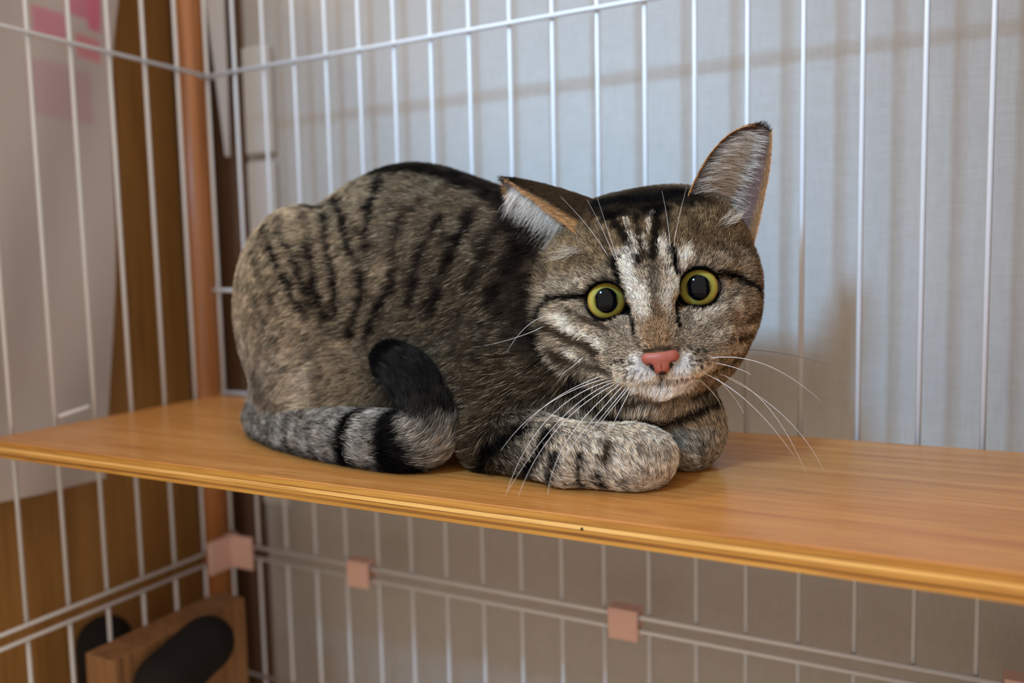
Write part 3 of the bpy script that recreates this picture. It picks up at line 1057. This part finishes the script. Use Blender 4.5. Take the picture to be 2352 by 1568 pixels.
# ------------------------------------------------------------------ eyes
m_, nt, b = new_mat('green_eye', (0.3, 0.3, 0.1), 0.03, 0.35)
tc = node(nt, 'ShaderNodeTexCoord')
sx = node(nt, 'ShaderNodeSeparateXYZ'); nt.links.new(tc.outputs['Object'], sx.inputs[0])
cx = node(nt, 'ShaderNodeCombineXYZ'); nt.links.new(sx.outputs[0], cx.inputs[0]); nt.links.new(sx.outputs[1], cx.inputs[1])
ln = node(nt, 'ShaderNodeVectorMath', operation='LENGTH'); nt.links.new(cx.outputs[0], ln.inputs[0])
mr = node(nt, 'ShaderNodeMapRange'); nt.links.new(ln.outputs['Value'], mr.inputs[0])
mr.inputs[1].default_value, mr.inputs[2].default_value = 0.0, 0.0104
ir = ramp(nt, mr.outputs[0], [(0.47, lin(70, 66, 20)), (0.55, lin(148, 142, 68)), (0.66, lin(174, 162, 74)), (0.76, lin(166, 130, 54)), (0.81, lin(14, 11, 10))])
nz = noise(nt, coords(nt, (900, 900, 900)), 1.0, 3.0)
nt.links.new(mix(nt, ir, ramp(nt, nz, [(0.3, (0.75, 0.75, 0.7)), (0.7, (1, 1, 1))]), 0.6, 'MULTIPLY'), b.inputs['Base Color'])
b.inputs['Coat Weight'].default_value = 0.1
b.inputs['Coat Roughness'].default_value = 0.02
M['eye'] = m_
m_, nt, b = new_mat('pupil_black', lin(5, 7, 11), 0.03, 0.10)
b.inputs['Coat Weight'].default_value = 0.1
b.inputs['Coat Roughness'].default_value = 0.02
M['pupil'] = m_
for k, e in enumerate(EYES):
    wz = CMC - e; wz /= np.linalg.norm(wz)
    ux = HU - wz * (HU @ wz); ux /= np.linalg.norm(ux)
    vy = np.cross(wz, ux)
    mw = Matrix(((ux[0], vy[0], wz[0], e[0] / 100), (ux[1], vy[1], wz[1], e[1] / 100), (ux[2], vy[2], wz[2], e[2] / 100), (0, 0, 0, 1)))
    bm = bmesh.new()
    bmesh.ops.create_uvsphere(bm, u_segments=64, v_segments=40, radius=EYE_R / 100)
    me = bpy.data.meshes.new('eye'); bm.to_mesh(me); bm.free()
    ob = link_mesh('eye', me, M['eye'], cat)
    ob.matrix_parent_inverse = Matrix.Identity(4)
    ob.matrix_basis = Matrix.Translation(-cat.location) @ mw
    tag(ob, 'yellow green eye with a wide black pupil')
    # pupil: a thin cap over the front of the eyeball
    vs, fs = [], []
    pr, nr, na = 0.53 / 100, 8, 36
    R_ = EYE_R / 100 + 0.00013
    vs.append((0, 0, R_))
    for i in range(1, nr + 1):
        rr = pr * i / nr
        for j in range(na):
            an = 2 * math.pi * j / na
            vs.append((rr * math.cos(an) * 0.94, rr * math.sin(an) * 1.04, math.sqrt(R_ * R_ - rr * rr)))
    for j in range(na):
        fs.append((0, 1 + j, 1 + (j + 1) % na))
        for i in range(nr - 1):
            a = 1 + i * na
            fs.append((a + j, a + na + j, a + na + (j + 1) % na, a + (j + 1) % na))
    me = bpy.data.meshes.new('pupil'); me.from_pydata(vs, [], fs)
    po = link_mesh('pupil', me, M['pupil'])
    po.parent = ob

# ------------------------------------------------------------------ nose
NH = 0.035
n0 = np.array([-1.1, -3.7, 3.9]); nn = (np.array([2.2, 1.7, 1.8]) / NH).astype(int)
gx, gy, gz = [n0[i] + NH * np.arange(nn[i]) for i in range(3)]
gx, gy, gz = gx[:, None, None], gy[None, :, None], gz[None, None, :]


def lell(c, r):
    q = [(gx - c[0]) / r[0], (gy - c[1]) / r[1], (gz - c[2]) / r[2]]
    k0 = np.sqrt(q[0] ** 2 + q[1] ** 2 + q[2] ** 2)
    k1 = np.sqrt((q[0] / r[0]) ** 2 + (q[1] / r[1]) ** 2 + (q[2] / r[2]) ** 2) + 1e-9
    return k0 * (k0 - 1) / k1


f = lell((0, -2.66, 4.76), (0.70, 0.30, 0.34))
for s in (-1, 1):
    f = smin(f, lell((s * 0.46, -2.66, 4.68), (0.32, 0.28, 0.32)), 0.12)
f = smin(f, lell((0, -2.92, 4.72), (0.50, 0.38, 0.32)), 0.18)
f = smin(f, lell((0, -3.12, 4.70), (0.26, 0.30, 0.30)), 0.18)
for s in (-1, 1):
    f = -smin(-f, lell((s * 0.50, -2.96, 4.98), (0.15, 0.09, 0.24)), 0.05)
    f = -smin(-f, lell((s * 0.40, -3.06, 5.00), (0.07, 0.12, 0.20)), 0.05)
f = -smin(-f, lell((0, -3.20, 5.04), (0.03, 0.28, 0.10)), 0.05)
nvx, nfx = surface_nets(f.astype(np.float32), n0, NH)
nvx = smooth_mesh(nvx, nfx, 4)
m_, nt, b = new_mat('pink_nose_leather', lin(196, 112, 92), 0.42, 0.4)
nz = noise(nt, coords(nt, (1500, 1500, 1500)), 1.0, 2.0)
at = node(nt, 'ShaderNodeAttribute', attribute_name='coat')
nt.links.new(at.outputs['Color'], b.inputs['Base Color'])
bump(nt, b, nz, 0.3, 0.0003)
M['nose'] = m_
me = bpy.data.meshes.new('nose')
me.from_pydata(((HO + nvx @ HB) / 100).tolist(), [], nfx.tolist())
nd = np.full(len(nvx), 9.0)
for s in (-1, 1):
    nd = np.minimum(nd, np.sqrt(((nvx[:, 0] - s * 0.50) / 0.17) ** 2 + ((nvx[:, 1] + 2.98) / 0.11) ** 2))
    nd = np.minimum(nd, np.sqrt(((nvx[:, 0] - s * 0.40) / 0.10) ** 2 + ((nvx[:, 1] + 3.10) / 0.16) ** 2))
nd = np.minimum(nd, np.sqrt((nvx[:, 0] / 0.16) ** 2 + ((nvx[:, 1] + 3.36) / 0.14) ** 2))
pk = np.array(lin(160, 86, 70))[None] * np.ones((len(nvx), 1))
w_ = sstep(1.25, 0.85, nd)[:, None]
pk = pk * (1 - w_) + np.array(lin(30, 16, 14)) * w_
w_ = (sstep(-2.43, -2.37, nvx[:, 1]) * 0.75)[:, None]
pk = pk * (1 - w_) + np.array(lin(70, 48, 40)) * w_
ca = me.attributes.new('coat', 'FLOAT_COLOR', 'POINT')
ca.data.foreach_set('color', np.concatenate([pk, np.ones((len(nvx), 1))], 1).astype(np.float32).ravel())
tag(link_mesh('nose', me, M['nose'], cat), 'pink nose with dark nostrils')

# ------------------------------------------------------------------ fur strands
FUR_SCALE = 1.0
tri = QT
A_, B_, C_ = AV[tri[:, 0]], AV[tri[:, 1]], AV[tri[:, 2]]
area = 0.5 * np.linalg.norm(np.cross(B_ - A_, C_ - A_), axis=1)
cen = (A_ + B_ + C_) / 3
hc = (cen - HO) @ HB.T
tn = VN[tri].mean(1)
facing = ((CMC - cen) / np.linalg.norm(CMC - cen, axis=1, keepdims=True) * tn).sum(1)
dens = np.where(facing > -0.35, 330.0, 70.0)                 # strands per square centimetre
hm_t = hmask[tri].mean(1)
dens *= 1 + 1.5 * hm_t
dens[cen[:, 2] < 0.12] = 0
eart = tri[:, 0] >= NBODY
inner_t = eart & (np.concatenate([np.zeros(NBODY), ear_info[:, 1]])[tri[:, 0]] == 1)
dens[eart] = 500
dens[inner_t] = 60
# bare rims of the eyes, nose leather and lips
for e in EYES:
    el = (e - HO) @ HB.T
    d = np.linalg.norm(hc[:, :2] - el[:2], axis=1)
    dens[(d < 0.95) & (hc[:, 2] > 0.5)] = 0
for s in (-1, 1):
    dens[(np.linalg.norm(hc[:, :2] - np.array([s * 1.22, -0.60]), axis=1) < 0.30) & (hc[:, 2] > 0.5)] = 0
ND = np.array([0, -2.7, 4.8])
dens[(np.linalg.norm((hc - ND) * np.array([1 / 0.85, 1 / 0.42, 1 / 0.7]), axis=1) < 1.0)] = 0
dens *= FUR_SCALE
cnt = RNG.poisson(area * dens)
ti = np.repeat(np.arange(len(tri)), cnt)
NH_ = len(ti)
r1, r2 = RNG.random(NH_), RNG.random(NH_)
fl = r1 + r2 > 1
r1[fl], r2[fl] = 1 - r1[fl], 1 - r2[fl]
bw = np.stack([1 - r1 - r2, r1, r2], 1)
t3 = tri[ti]


def bary(a):
    return (a[t3] * (bw[..., None] if a.ndim == 2 else bw)).sum(1)


root = bary(AV)
nrm = bary(VN); nrm /= np.linalg.norm(nrm, axis=1, keepdims=True)
hcol = bary(colr)
hmk = bary(hmask)
hpr = (root - HO) @ HB.T
earh = eart[ti]; innh = inner_t[ti]
esg = np.concatenate([np.zeros(NBODY), ear_info[:, 0]])[t3[:, 0]]
eet = bary(np.concatenate([np.zeros(NBODY), ear_info[:, 2]]))
ees = bary(np.concatenate([np.zeros(NBODY), ear_info[:, 3]]))
tm = bary(tmask); tp = bary(tpos)
# direction of lay
flow = np.tile(np.array([-1.0, -0.05, -0.42]), (NH_, 1))
hn = sstep(16.0, 21.0, root[:, 0])[:, None] * 1.0
flow = flow * hn + np.array([-0.25, -0.1, -1.0]) * (1 - hn)                        # down over the rump
lowf = sstep(4.2, 2.6, root[:, 2])[:, None] * sstep(31.5, 33.5, root[:, 0])[:, None]
flow = flow * (1 - lowf) + np.array([0.75, -0.35, -0.55]) * lowf                    # along the forearm to the paw
chest = (sstep(34.5, 36.5, root[:, 0]) * sstep(2.6, 3.6, root[:, 2]) * (1 - hmk))[:, None]
flow = flow * (1 - chest) + np.array([0.05, -0.25, -1.0]) * chest
# along the tail towards its tip
td = np.zeros((NH_, 3))
for i in range(len(tl) - 1):
    s_ = (tp >= seg[i]) & (tp <= seg[i + 1])
    nd_ = np.array([tl[min(j + 1, len(tl) - 1)] - tl[max(j - 1, 0)] for j in (i, i + 1)])
    h_ = ((tp[s_] - seg[i]) / (seg[i + 1] - seg[i]))[:, None]
    td[s_] = nd_[0] * (1 - h_) + nd_[1] * h_
td /= np.linalg.norm(td, axis=1, keepdims=True) + 1e-9
flow = flow * (1 - tm[:, None]) + td * tm[:, None]
# away from the nose over the head
rad = hpr - np.array([0, -2.2, 6.0])
rad = np.stack([rad[:, 0] * 0.9, rad[:, 1], rad[:, 2] * 0.75], 1)
cheek = (sstep(2.0, 4.0, np.abs(hpr[:, 0])) * sstep(1.5, -1.0, hpr[:, 1]))[:, None]
rad = rad / (np.linalg.norm(rad, axis=1, keepdims=True) + 1e-9)
rad = rad + cheek * np.stack([np.sign(hpr[:, 0]) * 0.35, np.full(NH_, -0.45), np.zeros(NH_)], 1)
low = sstep(-2.6, -3.6, hpr[:, 1])[:, None]
rad = rad + low * np.array([0, -0.6, -0.2])
flow = flow * (1 - hmk[:, None]) + (rad @ HB) * hmk[:, None]
# ears: up towards the tip
for G_, N_, T_, s_, sgn in EARS:
    k = earh & (esg == sgn)
    tip_d = G_[-1, 13] - G_[4, 13]
    flow[k] = (tip_d / np.linalg.norm(tip_d)) @ HB
# wobble, then keep it in the skin's tangent plane
wv = np.stack([vnoise(root, 0.8, 11 + i) + 0.5 * vnoise(root, 2.2, 21 + i) - 0.75 for i in range(3)], 1)
flow = flow / (np.linalg.norm(flow, axis=1, keepdims=True) + 1e-9) + 0.55 * wv + 0.22 * RNG.normal(size=(NH_, 3))
flow -= nrm * (flow * nrm).sum(1, keepdims=True)
flow /= np.linalg.norm(flow, axis=1, keepdims=True) + 1e-9
# length and lift
ln_ = np.full(NH_, 0.85)
ln_ *= 1 + 0.35 * sstep(5.0, 2.0, root[:, 2])
face_l = 0.30 + 0.40 * sstep(2.6, -1.5, hpr[:, 2]) + 0.25 * sstep(3.0, 4.8, np.abs(hpr[:, 0]))
face_l *= 1 - 0.45 * sstep(2.8, 4.2, hpr[:, 2])
face_l += 0.25 * sstep(-3.0, -4.2, hpr[:, 1]) * sstep(3.6, 2.4, hpr[:, 2])
ln_ = ln_ * (1 - hmk) + face_l * hmk
ln_ = np.where(lowf[:, 0] > 0.5, 0.55, ln_)
ln_ = ln_ * (1 - chest[:, 0] * 0.1)
ln_ = np.where(earh, 0.32, ln_)
ln_ = np.where(innh, 0.22, ln_)
ln_ *= RNG.uniform(0.65, 1.2, NH_)
lift = np.full(NH_, 0.50) - 0.12 * hmk
lift = np.where(earh, 0.25, lift) * RNG.uniform(0.6, 1.5, NH_)
# the pattern is read under the middle of each hair, so that the lay of the fur does not smear it
VG = np.full(tuple(GN), -1, np.int32)
vi = np.clip(np.round((AV[:NBODY] - G0) / GH).astype(int), 0, GN - 1)
VG[tuple(vi.T)] = np.arange(NBODY)
for _k in range(3):
    for ax in range(3):
        for sh_ in (1, -1):
            R2_ = np.roll(VG, sh_, axis=ax)
            VG = np.where(VG < 0, R2_, VG)
qp = root + flow * (ln_ * (0.6 - 0.3 * hmk))[:, None]
qi = np.clip(np.round((qp - G0) / GH).astype(int), 0, GN - 1)
vx = VG[tuple(qi.T)]
okv = (vx >= 0) & ~earh
hcol[okv] = colr[vx[okv]]
del VG
PTS = 5
tt = np.linspace(0, 1, PTS)
pos = np.zeros((NH_, PTS, 3))
for k, t in enumerate(tt):
    up_ = lift * t * (1 - 0.55 * t)
    pos[:, k] = root + ln_[:, None] * (flow * (t * np.sqrt(np.maximum(0.1, 1 - lift ** 2)))[:, None] + nrm * up_[:, None])
# clump neighbouring tips a little
cell = np.floor(root / 0.32 + 0.35 * RNG.random((NH_, 3))).astype(np.int64)
key = (cell[:, 0] * 4001 + cell[:, 1]) * 4001 + cell[:, 2]
_, inv = np.unique(key, return_inverse=True)
inv = inv.ravel()
n_c = np.bincount(inv)
ctip = np.stack([np.bincount(inv, pos[:, -1, i]) / n_c for i in range(3)], 1)
cam_ = np.where(earh, 0.0, 0.45 - 0.22 * hmk)
off = (ctip[inv] - pos[:, -1]) * cam_[:, None]
for k, t in enumerate(tt):
    pos[:, k] += off * (t ** 1.6)
# nothing through the shelf
pos[:, :, 2] = np.maximum(pos[:, :, 2], 0.05 + 0.03 * RNG.random((NH_, 1)))

# inner ear tufts: long pale hairs from the front rim across the cup
tp_, tc_ = [], []
for G_, N_, T_, s_, sgn in EARS:
    ni = 2400
    iT = RNG.beta(1.2, 1.6, ni) * 0.84 * (len(T_) - 1)
    jS = (RNG.beta(1.1, 2.2, ni) * 0.72 if sgn > 0 else 0.30 + 0.66 * RNG.random(ni)) * (len(s_) - 1)
    i0 = iT.astype(int); j0 = jS.astype(int)
    fi, fj = (iT - i0)[:, None], (jS - j0)[:, None]
    gp = G_[i0, j0] * (1 - fi) * (1 - fj) + G_[i0 + 1, j0] * fi * (1 - fj) + G_[i0, j0 + 1] * (1 - fi) * fj + G_[i0 + 1, j0 + 1] * fi * fj
    dS = G_[i0, np.minimum(j0 + 6, len(s_) - 1)] - G_[i0, j0]
    dS /= np.linalg.norm(dS, axis=1, keepdims=True) + 1e-9
    dT = G_[np.minimum(i0 + 2, len(T_) - 1), j0] - G_[i0, j0]
    dT /= np.linalg.norm(dT, axis=1, keepdims=True) + 1e-9
    if sgn > 0:
        dr = dS * 0.8 + dT * 0.35 - N_[i0, j0] * 0.35 + np.array([0.2, 0.1, 0.2])
    else:
        dr = np.array([-0.72, -0.55, 0.45]) - N_[i0, j0] * 0.25 - dT * 0.1
    dr += 0.16 * RNG.normal(size=(ni, 3))
    dr /= np.linalg.norm(dr, axis=1, keepdims=True)
    L_ = RNG.uniform(0.7, 1.5, ni) * (1.0 if sgn > 0 else 1.25) * (1.15 - 0.6 * iT / (len(T_) - 1))
    gr = np.array([0, -1.0, 0.0])
    P_ = np.stack([gp - N_[i0, j0] * 0.06 + dr * (L_ * t)[:, None] + gr * (0.16 * L_ * t * t)[:, None] - N_[i0, j0] * (0.25 * L_ * t * (1 - t))[:, None] for t in tt], 1)
    tp_.append(HO + P_ @ HB)
    c_ = np.array(lin(240, 232, 222)) * RNG.uniform(0.6, 1.0, (ni, 1))
    dk = RNG.random(ni) < (0.16 if sgn > 0 else 0.05)
    c_[dk] = np.array(lin(96, 78, 62))
    tc_.append(c_)
# pale tufts in front of the ear openings
for pts, dr0, n_t in ((((1650, 518), (1676, 508), (1700, 502)), (0.65, 0.55, 0.35), 70), (((1285, 590), (1310, 580), (1335, 572)), (-0.9, 0.10, 0.4), 60)):
    for k in range(n_t):
        t_ = RNG.random() * (len(pts) - 1)
        i_ = int(t_)
        q = hit(pts[i_][0] + (pts[i_ + 1][0] - pts[i_][0]) * (t_ - i_) + RNG.normal() * 7, pts[i_][1] + (pts[i_ + 1][1] - pts[i_][1]) * (t_ - i_) + RNG.normal() * 6)
        if q is None:
            continue
        d_ = np.array(dr0) + 0.2 * RNG.normal(size=3)
        d_ = (d_ / np.linalg.norm(d_)) @ HB * RNG.uniform(0.5, 1.1)
        tp_.append(np.stack([q + d_ * t - HV * 0.12 * t * t for t in tt])[None])
        tc_.append((np.array(lin(238, 226, 208)) * RNG.uniform(0.65, 1.0))[None])
# strand colours: banded agouti hairs, random light and dark ones
val = RNG.normal(1.0, 0.20, NH_)
lum = hcol.mean(1)
ag = sstep(0.04, 0.14, lum) * (1 - earh * 0.6)
pick = RNG.random(NH_)
val = np.where((pick < 0.20 + 0.16 * hmk) & (ag > 0.3), val * (0.42 - 0.14 * hmk), val)
val = np.where((pick > 0.86 - 0.12 * hmk) & (ag > 0.3), val * 1.6, val)
cval = np.clip(RNG.normal(1.0, 0.30, len(n_c)), 0.4, 1.7)[inv]
val = val * (1 + (cval - 1) * np.where(earh, 0.2, 1.0 - 0.45 * hmk))
fleck = (RNG.random(NH_) < 0.07) & (lum > 0.03) & (hmk < 0.5)
val = np.clip(val, 0.22, 2.2)
lit_ = sstep(0.40, 0.75, hcol.mean(1))
val = val * (1 - 0.65 * lit_) + 0.65 * lit_
hc2 = np.clip(hcol * (val * (1.22 + 0.35 * lit_))[:, None], 0.002, 0.97)
hc2[fleck] = hc2[fleck] * 0.35 + np.array(lin(190, 174, 150)) * 0.65
allpos = np.concatenate([pos] + tp_)
allcol = np.concatenate([hc2] + tc_)
nall = len(allpos)
rr0 = np.where(hmk > 0.5, 0.0065, 0.0085)
rr0 = np.where(earh, 0.006, rr0)
rr0 = np.concatenate([rr0, np.full(nall - NH_, 0.0055)])
rad_p = rr0[:, None] * np.array([1.0, 1.0, 0.85, 0.55, 0.12])[None]

m_, nt, b = new_mat('tabby_fur', (0.3, 0.25, 0.2), 0.7, 0.0)
at = node(nt, 'ShaderNodeAttribute', attribute_name='strand')
hi = node(nt, 'ShaderNodeHairInfo')
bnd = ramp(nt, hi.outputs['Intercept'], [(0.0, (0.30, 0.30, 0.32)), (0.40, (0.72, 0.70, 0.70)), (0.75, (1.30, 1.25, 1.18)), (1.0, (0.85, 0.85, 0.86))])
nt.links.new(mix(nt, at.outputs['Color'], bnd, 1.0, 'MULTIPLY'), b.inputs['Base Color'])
M['fur'] = m_
hcv = bpy.data.hair_curves.new('fur')
hcv.add_curves([PTS] * nall)
hcv.attributes['position'].data.foreach_set('vector', (allpos / 100).astype(np.float32).ravel())
ra = hcv.attributes.get('radius') or hcv.attributes.new('radius', 'FLOAT', 'POINT')
ra.data.foreach_set('value', (rad_p / 100).astype(np.float32).ravel())
sa = hcv.attributes.new('strand', 'FLOAT_COLOR', 'CURVE')
sa.data.foreach_set('color', np.concatenate([allcol, np.ones((nall, 1))], 1).astype(np.float32).ravel())
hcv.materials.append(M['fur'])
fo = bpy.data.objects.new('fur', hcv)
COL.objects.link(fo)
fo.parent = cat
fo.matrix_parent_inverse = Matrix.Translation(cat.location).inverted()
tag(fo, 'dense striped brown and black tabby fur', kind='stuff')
print('STRANDS', nall, 'VERTS', len(AV))

# ------------------------------------------------------------------ whiskers
m_, nt, b = new_mat('white_whisker', lin(240, 238, 236), 0.35, 0.5)
M['whisker'] = m_
M['whisker_dark'] = new_mat('dark_whisker', lin(60, 54, 52), 0.4, 0.4)[0]


def whisker(p, mat='whisker', r=0.00022, out=0.0, nm='whisker'):
    """p: root, bend, tip in photo pixels with the tip's extra depth (cm, towards the camera is negative)"""
    (x0, y0), (x1, y1), (x2, y2) = p[:3]
    q = hit(x0, y0)
    d0 = ((q - CMC) @ CF) if q is not None else 36.0
    if q is None:
        q = px_at(x0, y0, d0)
    a = q
    c = px_at(x2, y2, d0 + out)
    b_ = px_at(x1, y1, d0 + out * 0.45)
    b2 = 2 * b_ - 0.5 * (a + c)
    T_ = np.linspace(0, 1, 14)
    P = bez(a, b2, c, T_) / 100
    link_mesh(nm, tube_mesh(nm, P.tolist(), [r * (1.0 - 0.85 * t) + 0.00001 for t in T_], 6), M[mat], cat)


WH = [  # left side of the picture
    ((1395, 868), (1255, 930), (1150, 1035), -2.0), ((1408, 872), (1260, 960), (1160, 1140), -2.6), ((1412, 876), (1290, 960), (1165, 1130), -2.4),
    ((1415, 880), (1280, 985), (1190, 1140), -2.6), ((1428, 878), (1310, 1000), (1258, 1135), -2.4), ((1432, 884), (1340, 990), (1290, 1060), -2.0),
    ((1385, 862), (1275, 915), (1200, 985), -1.5), ((1440, 888), (1380, 960), (1340, 1010), -1.6), ((1450, 892), (1420, 950), (1402, 990), -1.2),
    ((1340, 820), (1310, 845), (1285, 862), -1.0), ((1445, 890), (1400, 945), (1368, 985), -1.4),
    # right side of the picture
    ((1632, 822), (1760, 838), (1890, 925), -0.6), ((1640, 832), (1700, 848), (1725, 862), -0.3), ((1648, 858), (1760, 930), (1855, 1095), -1.6),
    ((1660, 862), (1800, 955), (1893, 1082), -1.6), ((1615, 856), (1720, 925), (1825, 1048), -1.6), ((1640, 862), (1680, 905), (1710, 950), -0.8),
    ((1605, 868), (1640, 905), (1655, 930), -0.5)]
for w_ in WH:
    whisker(w_[:3], 'whisker', 0.00015, w_[3])
whisker(((1616, 804), (1760, 806), (1905, 838)), 'whisker_dark', 0.00017, -0.4)
whisker(((1620, 824), (1680, 836), (1705, 842)), 'whisker_dark', 0.00016, -0.2)
# brow hairs
for p in (((1398, 590), (1350, 520), (1288, 452)), ((1412, 596), (1385, 530), (1348, 458)), ((1420, 600), (1400, 540), (1372, 455)),
          ((1548, 570), (1555, 520), (1577, 430)), ((1540, 570), (1532, 500), (1520, 438)), ((1362, 578), (1345, 562), (1322, 545))):
    whisker(p, 'whisker', 0.00010, -0.8, 'brow_whisker')
# two long hairs on the cheek
for p in (((1268, 724), (1215, 745), (1165, 806)), ((1272, 736), (1200, 770), (1110, 794))):
    whisker(p, 'whisker', 0.00012, -0.6, 'cheek_whisker')
